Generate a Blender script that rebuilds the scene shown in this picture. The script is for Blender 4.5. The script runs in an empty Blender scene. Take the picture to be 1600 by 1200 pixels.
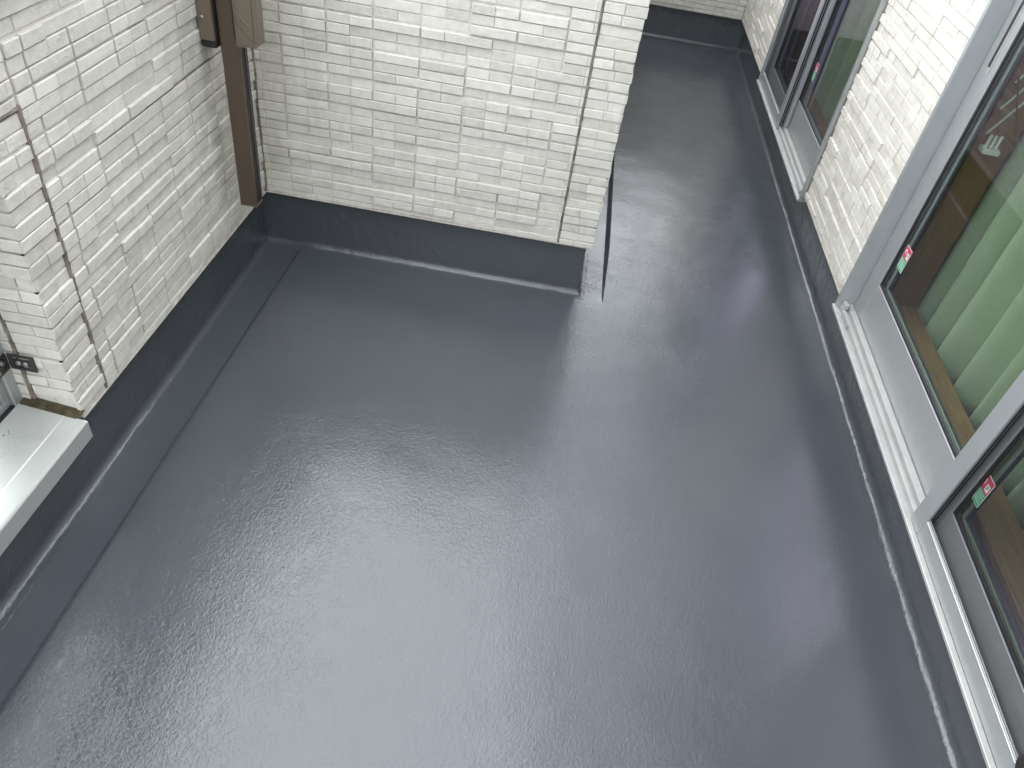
import bpy, bmesh, math, random
from mathutils import Matrix, Vector, noise

# ------------------------------------------------------------------ camera
scene = bpy.context.scene
R_ = ((0.98403387, 0.12562701, 0.12607617),      # camera right in world
      (0.1776755, -0.65187353, -0.73721932),     # camera down in world
      (-0.01042894, 0.74784942, -0.66378647))    # camera forward in world
CAM = Vector((0.0, 0.0, 2.0))
FPX = 1174.5                                     # focal length in pixels of a 1600 wide picture
cam_data = bpy.data.cameras.new('camera')
cam = bpy.data.objects.new('camera', cam_data)
scene.collection.objects.link(cam)
_m = Matrix(((R_[0][0], -R_[1][0], -R_[2][0], CAM.x),
             (R_[0][1], -R_[1][1], -R_[2][1], CAM.y),
             (R_[0][2], -R_[1][2], -R_[2][2], CAM.z),
             (0, 0, 0, 1)))
cam.matrix_world = _m
cam_data.sensor_fit = 'HORIZONTAL'
cam_data.sensor_width = 36.0
cam_data.lens = 36.0 * FPX / 1600.0
cam_data.clip_start = 0.05
cam_data.clip_end = 3000.0
scene.camera = cam

# ------------------------------------------------------------------ sky, sun, exposure
SUN_ELEV = math.radians(47)
SUN_AZ = math.radians(-40)          # measured from +Y towards +X: the sun stands ahead, a little left, behind the clouds
CLOUD = 7.0
world = bpy.data.worlds.new('World')
scene.world = world
world.use_nodes = True
wn = world.node_tree
wn.nodes.clear()
w_out = wn.nodes.new('ShaderNodeOutputWorld')
w_bg = wn.nodes.new('ShaderNodeBackground')
w_sky = wn.nodes.new('ShaderNodeTexSky')
w_sky.sky_type = 'NISHITA'
w_sky.sun_disc = False
w_sky.sun_elevation = SUN_ELEV
w_sky.sun_rotation = SUN_AZ
w_sky.air_density = 1.0
w_sky.dust_density = 2.0
w_sky.ozone_density = 1.0
w_hs = wn.nodes.new('ShaderNodeHueSaturation')     # cloud cover takes most of the blue out
w_hs.inputs['Saturation'].default_value = 0.5
wn.links.new(w_sky.outputs[0], w_hs.inputs['Color'])
# cloud deck: an overcast sky, a little brighter overhead than at the horizon, with faint mottling
w_geo = wn.nodes.new('ShaderNodeNewGeometry')
w_sep = wn.nodes.new('ShaderNodeSeparateXYZ')
wn.links.new(w_geo.outputs['Incoming'], w_sep.inputs[0])
w_abs = wn.nodes.new('ShaderNodeMath'); w_abs.operation = 'ABSOLUTE'
wn.links.new(w_sep.outputs['Z'], w_abs.inputs[0])
w_lum = wn.nodes.new('ShaderNodeMapRange')
w_lum.inputs[3].default_value = 0.80; w_lum.inputs[4].default_value = 0.90
wn.links.new(w_abs.outputs[0], w_lum.inputs[0])
w_noi = wn.nodes.new('ShaderNodeTexNoise'); w_noi.inputs['Scale'].default_value = 2.2; w_noi.inputs['Detail'].default_value = 4
wn.links.new(w_geo.outputs['Incoming'], w_noi.inputs['Vector'])
w_mot = wn.nodes.new('ShaderNodeMapRange')
w_mot.inputs[1].default_value = 0.3; w_mot.inputs[2].default_value = 0.7
w_mot.inputs[3].default_value = 0.88; w_mot.inputs[4].default_value = 1.12
wn.links.new(w_noi.outputs[0], w_mot.inputs[0])
w_mul = wn.nodes.new('ShaderNodeMath'); w_mul.operation = 'MULTIPLY'
wn.links.new(w_lum.outputs[0], w_mul.inputs[0]); wn.links.new(w_mot.outputs[0], w_mul.inputs[1])
w_col = wn.nodes.new('ShaderNodeVectorMath'); w_col.operation = 'SCALE'
w_col.inputs[0].default_value = (CLOUD * 0.94, CLOUD * 1.0, CLOUD * 1.05)
wn.links.new(w_mul.outputs[0], w_col.inputs['Scale'])
w_mix = wn.nodes.new('ShaderNodeMix'); w_mix.data_type = 'RGBA'
w_mix.inputs[0].default_value = 0.82
wn.links.new(w_hs.outputs[0], w_mix.inputs[6]); wn.links.new(w_col.outputs[0], w_mix.inputs[7])
wn.links.new(w_mix.outputs[2], w_bg.inputs['Color'])
w_bg.inputs['Strength'].default_value = 0.15
wn.links.new(w_bg.outputs[0], w_out.inputs[0])

sun_data = bpy.data.lights.new('sun', 'SUN')
sun_data.energy = 0.5
sun_data.angle = math.radians(130)
sun_data.color = (1.0, 0.97, 0.93)
sun = bpy.data.objects.new('sun', sun_data)
scene.collection.objects.link(sun)
_sd = Vector((math.sin(SUN_AZ) * math.cos(SUN_ELEV), math.cos(SUN_AZ) * math.cos(SUN_ELEV), math.sin(SUN_ELEV)))
sun.rotation_euler = _sd.to_track_quat('Z', 'Y').to_euler()

scene.view_settings.view_transform = 'Standard'
scene.view_settings.look = 'None'
scene.view_settings.gamma = 1.0
scene.view_settings.use_curve_mapping = False
scene.view_settings.exposure = 2.15
scene.cycles.max_bounces = 6
scene.cycles.diffuse_bounces = 4
scene.cycles.glossy_bounces = 3
scene.cycles.transparent_max_bounces = 12

random.seed(11)
COL = scene.collection

# ------------------------------------------------------------------ materials
def new_mat(name):
    m = bpy.data.materials.new(name)
    m.use_nodes = True
    nt = m.node_tree
    b = nt.nodes['Principled BSDF']
    return m, nt, b

def N(nt, kind, **kw):
    n = nt.nodes.new(kind)
    for k, v in kw.items():
        if hasattr(n, k):
            setattr(n, k, v)
        else:
            n.inputs[k].default_value = v
    return n

def math_node(nt, op, a, b=None):
    n = nt.nodes.new('ShaderNodeMath')
    n.operation = op
    for i, v in enumerate((a, b)):
        if v is None:
            continue
        if isinstance(v, (int, float)):
            n.inputs[i].default_value = v
        else:
            nt.links.new(v, n.inputs[i])
    return n.outputs[0]

def ramp(nt, fac, stops):
    n = nt.nodes.new('ShaderNodeValToRGB')
    el = n.color_ramp.elements
    while len(el) < len(stops):
        el.new(0.5)
    for e, (p, c) in zip(el, stops):
        e.position = p
        e.color = (*c, 1) if len(c) == 3 else c
    nt.links.new(fac, n.inputs[0])
    return n.outputs[0]

def obj_coords(nt):
    g = nt.nodes.new('ShaderNodeNewGeometry')
    return g.outputs['Position']

def noise_tex(nt, co, scale, detail=3.0, rough=0.55, dist=0.0, vec_scale=None):
    n = nt.nodes.new('ShaderNodeTexNoise')
    n.inputs['Scale'].default_value = scale
    n.inputs['Detail'].default_value = detail
    n.inputs['Roughness'].default_value = rough
    n.inputs['Distortion'].default_value = dist
    if vec_scale:
        mp = nt.nodes.new('ShaderNodeMapping')
        mp.inputs['Scale'].default_value = vec_scale
        nt.links.new(co, mp.inputs[0])
        co = mp.outputs[0]
    nt.links.new(co, n.inputs['Vector'])
    return n.outputs[0]

def bump(nt, height, strength, dist, normal=None):
    b = nt.nodes.new('ShaderNodeBump')
    b.inputs['Strength'].default_value = strength
    b.inputs['Distance'].default_value = dist
    nt.links.new(height, b.inputs['Height'])
    if normal is not None:
        nt.links.new(normal, b.inputs['Normal'])
    return b.outputs[0]

def simple(name, col, rough, metal=0.0, spec=0.5, noise_amt=0.0, noise_scale=30.0, bump_d=0.0, bump_scale=200.0):
    m, nt, b = new_mat(name)
    b.inputs['Base Color'].default_value = (*col, 1)
    b.inputs['Roughness'].default_value = rough
    b.inputs['Metallic'].default_value = metal
    b.inputs['Specular IOR Level'].default_value = spec
    co = obj_coords(nt)
    if noise_amt:
        f = noise_tex(nt, co, noise_scale, 5)
        c = ramp(nt, f, [(0.3, tuple(x * (1 - noise_amt) for x in col)), (0.7, tuple(min(1, x * (1 + noise_amt)) for x in col))])
        nt.links.new(c, b.inputs['Base Color'])
        r = nt.nodes.new('ShaderNodeMapRange')
        r.inputs[1].default_value = 0.3
        r.inputs[2].default_value = 0.7
        r.inputs[3].default_value = rough * 0.8
        r.inputs[4].default_value = min(1, rough * 1.25)
        nt.links.new(f, r.inputs[0])
        nt.links.new(r.outputs[0], b.inputs['Roughness'])
    if bump_d:
        nt.links.new(bump(nt, noise_tex(nt, co, bump_scale, 3), 1.0, bump_d), b.inputs['Normal'])
    return m

def make_siding():
    m, nt, b = new_mat('siding_stone')
    co = obj_coords(nt)
    oi = nt.nodes.new('ShaderNodeObjectInfo')
    geo = nt.nodes.new('ShaderNodeNewGeometry')
    r = math_node(nt, 'FRACT', math_node(nt, 'ADD', oi.outputs['Random'], geo.outputs['Random Per Island']))
    base = ramp(nt, r, [(0.0, (0.59, 0.56, 0.505)), (0.35, (0.635, 0.605, 0.55)), (0.75, (0.665, 0.635, 0.578)), (1.0, (0.70, 0.67, 0.61))])
    blotch = ramp(nt, noise_tex(nt, co, 30, 4, 0.65), [(0.32, (0.90, 0.895, 0.885)), (0.62, (1.02, 1.02, 1.02))])
    mx = nt.nodes.new('ShaderNodeMix'); mx.data_type = 'RGBA'; mx.blend_type = 'MULTIPLY'
    mx.inputs[0].default_value = 1.0
    nt.links.new(base, mx.inputs[6]); nt.links.new(blotch, mx.inputs[7])
    # weathering: thin greenish brown runs, strongest in the damp corner behind the brown post
    sep = nt.nodes.new('ShaderNodeSeparateXYZ'); nt.links.new(co, sep.inputs[0])
    dist = nt.nodes.new('ShaderNodeVectorMath'); dist.operation = 'DISTANCE'
    nt.links.new(co, dist.inputs[0]); dist.inputs[1].default_value = (-1.27, 2.62, 0.75)
    near = nt.nodes.new('ShaderNodeMapRange')
    near.inputs[1].default_value = 0.60; near.inputs[2].default_value = 0.05
    near.inputs[3].default_value = 0.05; near.inputs[4].default_value = 0.65
    nt.links.new(dist.outputs['Value'], near.inputs[0])
    st = ramp(nt, noise_tex(nt, co, 9, 5, 0.6, 0.4, (1.6, 1.6, 0.45)), [(0.45, (0, 0, 0)), (0.72, (1, 1, 1))])
    fac = math_node(nt, 'MULTIPLY', st, near.outputs[0])
    mx2 = nt.nodes.new('ShaderNodeMix'); mx2.data_type = 'RGBA'
    nt.links.new(fac, mx2.inputs[0]); nt.links.new(mx.outputs[2], mx2.inputs[6])
    mx2.inputs[7].default_value = (0.30, 0.275, 0.20, 1)
    nt.links.new(mx2.outputs[2], b.inputs['Base Color'])
    b.inputs['Roughness'].default_value = 0.72
    b.inputs['Specular IOR Level'].default_value = 0.3
    h1 = noise_tex(nt, co, 75, 5, 0.72, 0.8)
    h2 = noise_tex(nt, co, 420, 2, 0.6)
    # two kinds of tile face: split stone and finely pitted
    rough_sel = math_node(nt, 'MULTIPLY', math_node(nt, 'GREATER_THAN', math_node(nt, 'FRACT', math_node(nt, 'MULTIPLY', r, 7.31)), 0.45), 1.0)
    h = math_node(nt, 'ADD', math_node(nt, 'MULTIPLY', h1, math_node(nt, 'ADD', math_node(nt, 'MULTIPLY', rough_sel, 0.85), 0.15)), math_node(nt, 'MULTIPLY', h2, 0.12))
    nt.links.new(bump(nt, h, 1.0, 0.0045), b.inputs['Normal'])
    return m

def make_floor(name='grey_waterproof_coat', fine=0.00135, broad=0.0012, broad_scale=5.0):
    m, nt, b = new_mat(name)
    co = obj_coords(nt)
    c = ramp(nt, noise_tex(nt, co, 1.7, 4, 0.6), [(0.3, (0.057, 0.063, 0.072)), (0.7, (0.066, 0.072, 0.081))])
    # bits of lint caught in the paint
    v = nt.nodes.new('ShaderNodeTexVoronoi'); v.inputs['Scale'].default_value = 9.0
    nt.links.new(co, v.inputs['Vector'])
    speck = math_node(nt, 'LESS_THAN', v.outputs['Distance'], 0.016)
    mx = nt.nodes.new('ShaderNodeMix'); mx.data_type = 'RGBA'
    nt.links.new(speck, mx.inputs[0]); nt.links.new(c, mx.inputs[6]); mx.inputs[7].default_value = (0.11, 0.115, 0.12, 1)
    nt.links.new(mx.outputs[2], b.inputs['Base Color'])
    b.inputs['IOR'].default_value = 1.60
    rg = nt.nodes.new('ShaderNodeMapRange')
    rg.inputs[1].default_value = 0.35; rg.inputs[2].default_value = 0.65
    rg.inputs[3].default_value = 0.05; rg.inputs[4].default_value = 0.095
    nt.links.new(noise_tex(nt, co, 2.3, 4), rg.inputs[0]); nt.links.new(rg.outputs[0], b.inputs['Roughness'])
    # glass-mat weave showing through: crinkles about a centimetre across, drifting in direction
    warp = nt.nodes.new('ShaderNodeTexNoise'); warp.inputs['Scale'].default_value = 14; warp.inputs['Detail'].default_value = 2
    nt.links.new(co, warp.inputs['Vector'])
    va = nt.nodes.new('ShaderNodeVectorMath'); va.operation = 'MULTIPLY_ADD'
    nt.links.new(warp.outputs['Color'], va.inputs[0]); va.inputs[1].default_value = (0.03, 0.03, 0.03); nt.links.new(co, va.inputs[2])
    cr = noise_tex(nt, va.outputs[0], 95, 3, 0.6, 0.7)
    cr2 = noise_tex(nt, va.outputs[0], 150, 2, 0.5, 0.4, (1.0, 0.5, 1.0))
    patch = nt.nodes.new('ShaderNodeMapRange')
    patch.inputs[1].default_value = 0.35; patch.inputs[2].default_value = 0.65
    patch.inputs[3].default_value = 0.55; patch.inputs[4].default_value = 1.15
    nt.links.new(noise_tex(nt, co, 2.6, 3), patch.inputs[0])
    h = math_node(nt, 'MULTIPLY', math_node(nt, 'ADD', cr, math_node(nt, 'MULTIPLY', cr2, 0.35)), patch.outputs[0])
    n1 = bump(nt, h, 1.0, fine)
    n2 = bump(nt, noise_tex(nt, co, broad_scale, 1), 1.0, broad, n1)
    nt.links.new(n2, b.inputs['Normal'])
    return m

def make_glass():
    m, nt, b = new_mat('low_e_glass')
    nt.nodes.remove(b)
    out = nt.nodes['Material Output']
    tr = nt.nodes.new('ShaderNodeBsdfTransparent'); tr.inputs[0].default_value = (0.86, 0.90, 0.86, 1)
    gl = nt.nodes.new('ShaderNodeBsdfGlossy'); gl.inputs['Color'].default_value = (0.82, 0.69, 1.0, 1); gl.inputs['Roughness'].default_value = 0.01
    lw = nt.nodes.new('ShaderNodeLayerWeight'); lw.inputs[0].default_value = 0.5      # facing = 1 - |cos|
    p5 = math_node(nt, 'POWER', lw.outputs['Facing'], 5.0)
    fr = math_node(nt, 'ADD', math_node(nt, 'MULTIPLY', p5, 0.87), 0.13)
    mix = nt.nodes.new('ShaderNodeMixShader')
    nt.links.new(fr, mix.inputs[0]); nt.links.new(tr.outputs[0], mix.inputs[1]); nt.links.new(gl.outputs[0], mix.inputs[2])
    nt.links.new(mix.outputs[0], out.inputs[0])
    return m

def make_poly():
    m, nt, b = new_mat('milky_polycarbonate')
    out = nt.nodes['Material Output']
    b.inputs['Base Color'].default_value = (0.80, 0.82, 0.82, 1)
    b.inputs['Roughness'].default_value = 0.3
    tl = nt.nodes.new('ShaderNodeBsdfTranslucent'); tl.inputs[0].default_value = (0.92, 0.94, 0.95, 1)
    mix = nt.nodes.new('ShaderNodeMixShader'); mix.inputs[0].default_value = 0.68
    nt.links.new(b.outputs[0], mix.inputs[1]); nt.links.new(tl.outputs[0], mix.inputs[2])
    nt.links.new(mix.outputs[0], out.inputs[0])
    return m

def make_net():
    m, nt, b = new_mat('insect_net')
    nt.nodes.remove(b)
    out = nt.nodes['Material Output']
    tr = nt.nodes.new('ShaderNodeBsdfTransparent')
    df = nt.nodes.new('ShaderNodeBsdfDiffuse'); df.inputs[0].default_value = (0.02, 0.02, 0.022, 1)
    mix = nt.nodes.new('ShaderNodeMixShader'); mix.inputs[0].default_value = 0.32
    nt.links.new(tr.outputs[0], mix.inputs[1]); nt.links.new(df.outputs[0], mix.inputs[2])
    nt.links.new(mix.outputs[0], out.inputs[0])
    return m

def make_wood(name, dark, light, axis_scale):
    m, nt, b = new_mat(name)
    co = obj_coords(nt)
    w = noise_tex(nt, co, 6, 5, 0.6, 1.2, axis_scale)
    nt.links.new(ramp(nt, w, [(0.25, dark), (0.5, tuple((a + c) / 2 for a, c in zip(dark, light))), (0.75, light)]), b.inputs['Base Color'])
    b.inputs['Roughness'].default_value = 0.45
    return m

def make_curtain():
    m, nt, b = new_mat('green_curtain_cloth')
    co = obj_coords(nt)
    nt.links.new(ramp(nt, noise_tex(nt, co, 5, 4), [(0.3, (0.50, 0.58, 0.42)), (0.7, (0.57, 0.65, 0.48))]), b.inputs['Base Color'])
    b.inputs['Roughness'].default_value = 0.75
    b.inputs['Sheen Weight'].default_value = 0.2
    v = nt.nodes.new('ShaderNodeTexVoronoi'); v.inputs['Scale'].default_value = 190
    nt.links.new(co, v.inputs['Vector'])
    nt.links.new(bump(nt, v.outputs['Distance'], 0.8, 0.002), b.inputs['Normal'])
    return m

def make_aluminium(name, col, rough, dirt=0.12, metal=0.55):
    m, nt, b = new_mat(name)
    co = obj_coords(nt)
    f = noise_tex(nt, co, 14, 6, 0.65)
    nt.links.new(ramp(nt, f, [(0.3, tuple(x * (1 - dirt) for x in col)), (0.7, col)]), b.inputs['Base Color'])
    b.inputs['Metallic'].default_value = metal
    r = nt.nodes.new('ShaderNodeMapRange')
    r.inputs[1].default_value = 0.3; r.inputs[2].default_value = 0.7
    r.inputs[3].default_value = rough * 0.85; r.inputs[4].default_value = rough * 1.25
    nt.links.new(noise_tex(nt, co, 40, 4), r.inputs[0]); nt.links.new(r.outputs[0], b.inputs['Roughness'])
    return m

M = dict(
    siding=make_siding(),
    floor=make_floor(),
    trowelled=make_floor('grey_coat_on_mortar', 0.0018, 0.0026, 26.0),
    glass=make_glass(),
    net=make_net(),
    alu=make_aluminium('silver_grey_aluminium', (0.43, 0.445, 0.445), 0.42, 0.08),
    track=make_aluminium('bright_aluminium_track', (0.44, 0.435, 0.42), 0.40, 0.18, 0.25),
    sillcap=simple('white_metal_sill', (0.50, 0.50, 0.485), 0.30, 0.45, 0.5, 0.07, 4),
    coping=make_aluminium('coping_metal', (0.40, 0.40, 0.40), 0.4),
    gasket=simple('black_rubber', (0.012, 0.012, 0.013), 0.5),
    spacer=simple('glazing_spacer', (0.36, 0.42, 0.33), 0.45, 0.0),
    teal=simple('dark_glass_edge', (0.02, 0.04, 0.045), 0.3),
    brown=simple('brown_anodised', (0.088, 0.064, 0.043), 0.42, 0.25, 0.5, 0.06, 8),
    brown_light=simple('brown_cover', (0.125, 0.100, 0.074), 0.45, 0.1, 0.5, 0.05, 8),
    black=simple('black_plastic', (0.012, 0.012, 0.013), 0.4),
    steel=simple('dull_steel', (0.35, 0.34, 0.33), 0.4, 0.8, 0.5, 0.15, 60),
    bracket=simple('dark_grey_steel', (0.05, 0.046, 0.044), 0.5, 0.4, 0.5, 0.2, 50),
    caulk=simple('aged_brown_sealant', (0.20, 0.17, 0.14), 0.8, 0, 0.3, 0.45, 22, 0.003, 120),
    caulk_pale=simple('grey_sealant', (0.40, 0.37, 0.33), 0.8, 0, 0.3, 0.2, 30),
    moss=simple('mossy_dirt', (0.062, 0.053, 0.030), 0.9, 0, 0.2, 0.5, 40, 0.004, 90),
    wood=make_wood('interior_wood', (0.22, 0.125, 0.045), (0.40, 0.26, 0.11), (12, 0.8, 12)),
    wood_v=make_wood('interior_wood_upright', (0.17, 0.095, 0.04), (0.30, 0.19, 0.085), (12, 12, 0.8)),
    curtain=make_curtain(),
    plaster=simple('room_plaster', (0.55, 0.53, 0.49), 0.9),
    polycarbonate=make_poly(),
    white=simple('white_plastic', (0.75, 0.75, 0.74), 0.4),
    red=simple('sticker_red', (0.50, 0.05, 0.09), 0.5),
    green=simple('sticker_green', (0.02, 0.30, 0.14), 0.5),
    ground=simple('ground_gravel', (0.22, 0.21, 0.20), 0.95, 0, 0.3, 0.3, 2),
    rubber=simple('dark_brown_rubber', (0.018, 0.014, 0.013), 0.6),
)

# ------------------------------------------------------------------ mesh helpers
class MB:
    def __init__(self):
        self.v = []; self.f = []; self.mi = []
    def add(self, vs, fs, mi=0):
        o = len(self.v)
        self.v += [tuple(p) for p in vs]
        self.f += [tuple(i + o for i in q) for q in fs]
        self.mi += [mi] * len(fs)
        return self
    def box(self, x0, x1, y0, y1, z0, z1, c=0.0015, mi=0):
        """box with chamfered edges"""
        lo = (min(x0, x1), min(y0, y1), min(z0, z1)); hi = (max(x0, x1), max(y0, y1), max(z0, z1))
        c = min(c, *(0.45 * (h - l) for h, l in zip(hi, lo)))
        vs = []; idx = {}
        for sx in (0, 1):
            for sy in (0, 1):
                for sz in (0, 1):
                    s = (sx, sy, sz)
                    for ax in range(3):
                        p = []
                        for k in range(3):
                            e = hi[k] if s[k] else lo[k]
                            if k != ax:
                                e += -c if s[k] else c
                            p.append(e)
                        idx[(s, ax)] = len(vs); vs.append(tuple(p))
        fs = []
        def face(ids, nrm):
            a, b2, c2 = (Vector(vs[i]) for i in ids[:3])
            if (b2 - a).cross(c2 - b2).dot(Vector(nrm)) < 0:
                ids = ids[::-1]
            fs.append(tuple(ids))
        for ax in range(3):
            o1, o2 = [k for k in range(3) if k != ax]
            for s in (0, 1):
                q = []
                for a, b2 in ((0, 0), (1, 0), (1, 1), (0, 1)):
                    t = [0, 0, 0]; t[ax] = s; t[o1] = a; t[o2] = b2
                    q.append(idx[(tuple(t), ax)])
                n = [0, 0, 0]; n[ax] = 1 if s else -1
                face(q, n)
            for a in (0, 1):
                for b2 in (0, 1):
                    t0 = [0, 0, 0]; t0[o1] = a; t0[o2] = b2
                    t1 = list(t0); t1[ax] = 1
                    n = [0, 0, 0]; n[o1] = 1 if a else -1; n[o2] = 1 if b2 else -1
                    face([idx[(tuple(t0), o1)], idx[(tuple(t1), o1)], idx[(tuple(t1), o2)], idx[(tuple(t0), o2)]], n)
        for s in [(a, b2, d) for a in (0, 1) for b2 in (0, 1) for d in (0, 1)]:
            face([idx[(s, 0)], idx[(s, 1)], idx[(s, 2)]], [1 if t else -1 for t in s])
        return self.add(vs, fs, mi)
    def prism(self, prof, axis, a0, a1, mi=0):
        """extrude a closed 2-D profile along an axis; profile in the two other axes, in order"""
        n = len(prof)
        o = [k for k in range(3) if k != axis]
        vs = []
        for a in (a0, a1):
            for p in prof:
                q = [0, 0, 0]; q[axis] = a; q[o[0]] = p[0]; q[o[1]] = p[1]
                vs.append(tuple(q))
        fs = [(i, (i + 1) % n, (i + 1) % n + n, i + n) for i in range(n)]
        fs += [tuple(range(n))[::-1], tuple(range(n, 2 * n))]
        bm = bmesh.new()
        bv = [bm.verts.new(v) for v in vs]
        for q in fs:
            bm.faces.new([bv[i] for i in q])
        bmesh.ops.recalc_face_normals(bm, faces=bm.faces)
        bm.verts.index_update()
        fs = [tuple(v.index for v in q.verts) for q in bm.faces]
        bm.free()
        return self.add(vs, fs, mi)
    def cyl(self, c, axis, r, h, n=16, dome=0.0, mi=0):
        """capped cylinder from c along an axis vector, chamfered or domed at the far end"""
        ax = Vector(axis).normalized()
        t = ax.orthogonal().normalized(); b2 = ax.cross(t)
        rings = [(r, 0.0), (r, h - dome)]
        if dome:
            for k in range(1, 5):
                a = k / 4 * math.pi / 2
                rings.append((max(r * math.cos(a), 0.02 * r), h - dome + dome * math.sin(a)))
        vs = []
        for rr, hh in rings:
            for i in range(n):
                a = 2 * math.pi * i / n
                vs.append(tuple(Vector(c) + ax * hh + (t * math.cos(a) + b2 * math.sin(a)) * rr))
        fs = []
        for k in range(len(rings) - 1):
            for i in range(n):
                fs.append((k * n + i, k * n + (i + 1) % n, (k + 1) * n + (i + 1) % n, (k + 1) * n + i))
        fs.append(tuple(range(n))[::-1]); fs.append(tuple(range((len(rings) - 1) * n, len(rings) * n)))
        return self.add(vs, fs, mi)
    def mesh(self, name, mats, smooth=False):
        me = bpy.data.meshes.new(name)
        me.from_pydata(self.v, [], self.f)
        mats = mats if isinstance(mats, (list, tuple)) else [mats]
        for m in mats:
            me.materials.append(m)
        if len(mats) > 1:
            me.polygons.foreach_set('material_index', self.mi)
        if smooth:
            me.polygons.foreach_set('use_smooth', [True] * len(me.polygons))
        me.update()
        return me
    def build(self, name, mats, parent=None, smooth=False):
        o = bpy.data.objects.new(name, self.mesh(name, mats, smooth))
        COL.objects.link(o)
        if parent:
            o.parent = parent
        return o

def empty(name, loc=(0, 0, 0)):
    o = bpy.data.objects.new(name, None)
    o.empty_display_size = 0.1
    COL.objects.link(o)
    o.location = loc
    return o

def tag(o, label=None, cat=None, group=None, kind=None):
    if label: o['label'] = label
    if cat: o['category'] = cat
    if group: o['group'] = group
    if kind: o['kind'] = kind
    return o

def sstep(a, b, x):
    t = max(0.0, min(1.0, (x - a) / (b - a)))
    return t * t * (3 - 2 * t)

# ------------------------------------------------------------------ plan of the balcony (metres)
XL, YC, XC, YB, XR = -1.300, 2.966, 0.185, 7.160, 1.372      # faces of the coated upstands
YN = -2.60                                                    # near end, behind the camera
SL, SC, SX, SB, SR = -1.268, 2.932, 0.210, 7.112, 1.321       # faces of the siding
ZS = 0.273                                                    # lower edge of the siding
ZT = 1.405                                                    # top of the parapets
CR = 0.030                                                    # cove radius

def floor_h(x, y):
    """height of the coating: shallow gutters along the two inner walls, slight unevenness"""
    h = 0.0
    h -= 0.013 * (1 - sstep(-1.143, -1.122, x))
    g = sstep(2.90, 3.15, y)
    if g > 0:
        h -= 0.017 * g * (1 - max(0.0, min(1.0, (x - 0.310) / (0.003 + 0.016 * sstep(2.95, 3.5, y))))) * sstep(0.0, 0.2, x)
    h += 0.0030 * noise.noise((x * 2.1, y * 2.1, 3.1)) + 0.0010 * noise.noise((x * 7, y * 7, 8.3))
    return h

def frange(a, b, step):
    n = max(1, round((b - a) / step))
    return [a + (b - a) * i / n for i in range(n + 1)]

def build_floor():
    xs = sorted(set([round(v, 4) for v in frange(XL + 0.005, -1.16, 0.03) + frange(-1.16, -1.11, 0.005) + frange(-1.11, 0.20, 0.03)
                     + frange(0.20, 0.29, 0.015) + frange(0.29, 0.35, 0.004) + frange(0.35, XR - 0.005, 0.03)]))
    ys = sorted(set([round(v, 4) for v in frange(YN, 2.90, 0.03) + frange(2.90, 3.10, 0.01) + frange(3.10, YB - 0.005, 0.03)]))
    mb = MB(); ix = {}
    for j, y in enumerate(ys):
        for i, x in enumerate(xs):
            if y > YC and x < XC:
                continue
            ix[(i, j)] = len(mb.v)
            mb.v.append((x, y, floor_h(x, y)))
    for j in range(len(ys) - 1):
        for i in range(len(xs) - 1):
            q = [(i, j), (i + 1, j), (i + 1, j + 1), (i, j + 1)]
            if all(k in ix for k in q):
                mb.f.append(tuple(ix[k] for k in q)); mb.mi.append(0)
    return mb.build('floor', M['floor'], smooth=True)

floor = tag(build_floor(), 'glossy dark grey waterproof coated balcony floor with shallow gutters', kind='structure')

PATH = [(XL, YN), (XL, YC), (XC, YC), (XC, YB), (XR, YB), (XR, YN)]
TURN = [0, 1, -1, 1, 1, 0]         # 1 inner corner, -1 outer corner
def upstand(k):
    A = Vector(PATH[k]); B = Vector(PATH[k + 1])
    d = (B - A); L = d.length; d /= L
    nrm = Vector((d.y, -d.x))
    zt = 0.2325 if k == 4 else 0.2995        # it stops under the window sills on the house side
    prof = [(-0.003, zt + 0.0004), (0.0, zt), (0.0, zt - 0.05), (0.0, 0.17), (0.0, 0.12), (0.0, 0.07), (0.0005, CR + 0.01)]
    for i in range(0, 9):
        a = i / 8 * math.pi / 2
        prof.append((CR - CR * math.cos(a), CR - CR * math.sin(a) + 0.0008))
    prof += [(CR + 0.010, 0.0003), (CR + 0.016, -0.0015)]
    ns = max(8, int(L / 0.03))
    mb = MB()
    for s in range(ns + 1):
        t = s / ns
        for (dd, z) in prof:
            a0 = TURN[k] * dd; a1 = TURN[k + 1] * dd
            p = A + nrm * dd + d * (a0 + t * (L - a0 - a1))
            low = 1 - sstep(0.0, 0.10, z)
            ref = A + nrm * (CR + 0.01) + d * max(0, min(L, (p - A).dot(d)))
            hh = floor_h(ref.x, ref.y)
            w = 0.0022 * noise.noise((p.x * 9, p.y * 9, z * 9)) + 0.0016 * noise.noise((p.x * 34, p.y * 34, z * 30))
            edge = min(t, 1 - t) * L
            w *= sstep(0, 0.05, edge) * (1 if z < 0.25 else 0)
            p = p + nrm * w * (1 if dd < CR * 0.9 else 0)
            mb.v.append((p.x, p.y, z + hh * low + (w * 0.5 if 0 < z < 0.05 else 0)))
    n = len(prof)
    for s in range(ns):
        for i in range(n - 1):
            mb.f.append((s * n + i, s * n + i + 1, (s + 1) * n + i + 1, (s + 1) * n + i)); mb.mi.append(0)
    o = mb.build('upstand', M['trowelled'], floor, smooth=True)
    return o
for k in range(5):
    upstand(k)

# ground far below, to the horizon
tag(MB().add([(-800, -800, -3.2), (800, -800, -3.2), (800, 800, -3.2), (-800, 800, -3.2)], [(0, 1, 2, 3)]).build('ground', M['ground']), 'pale gravel ground below the balcony', kind='structure')

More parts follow.
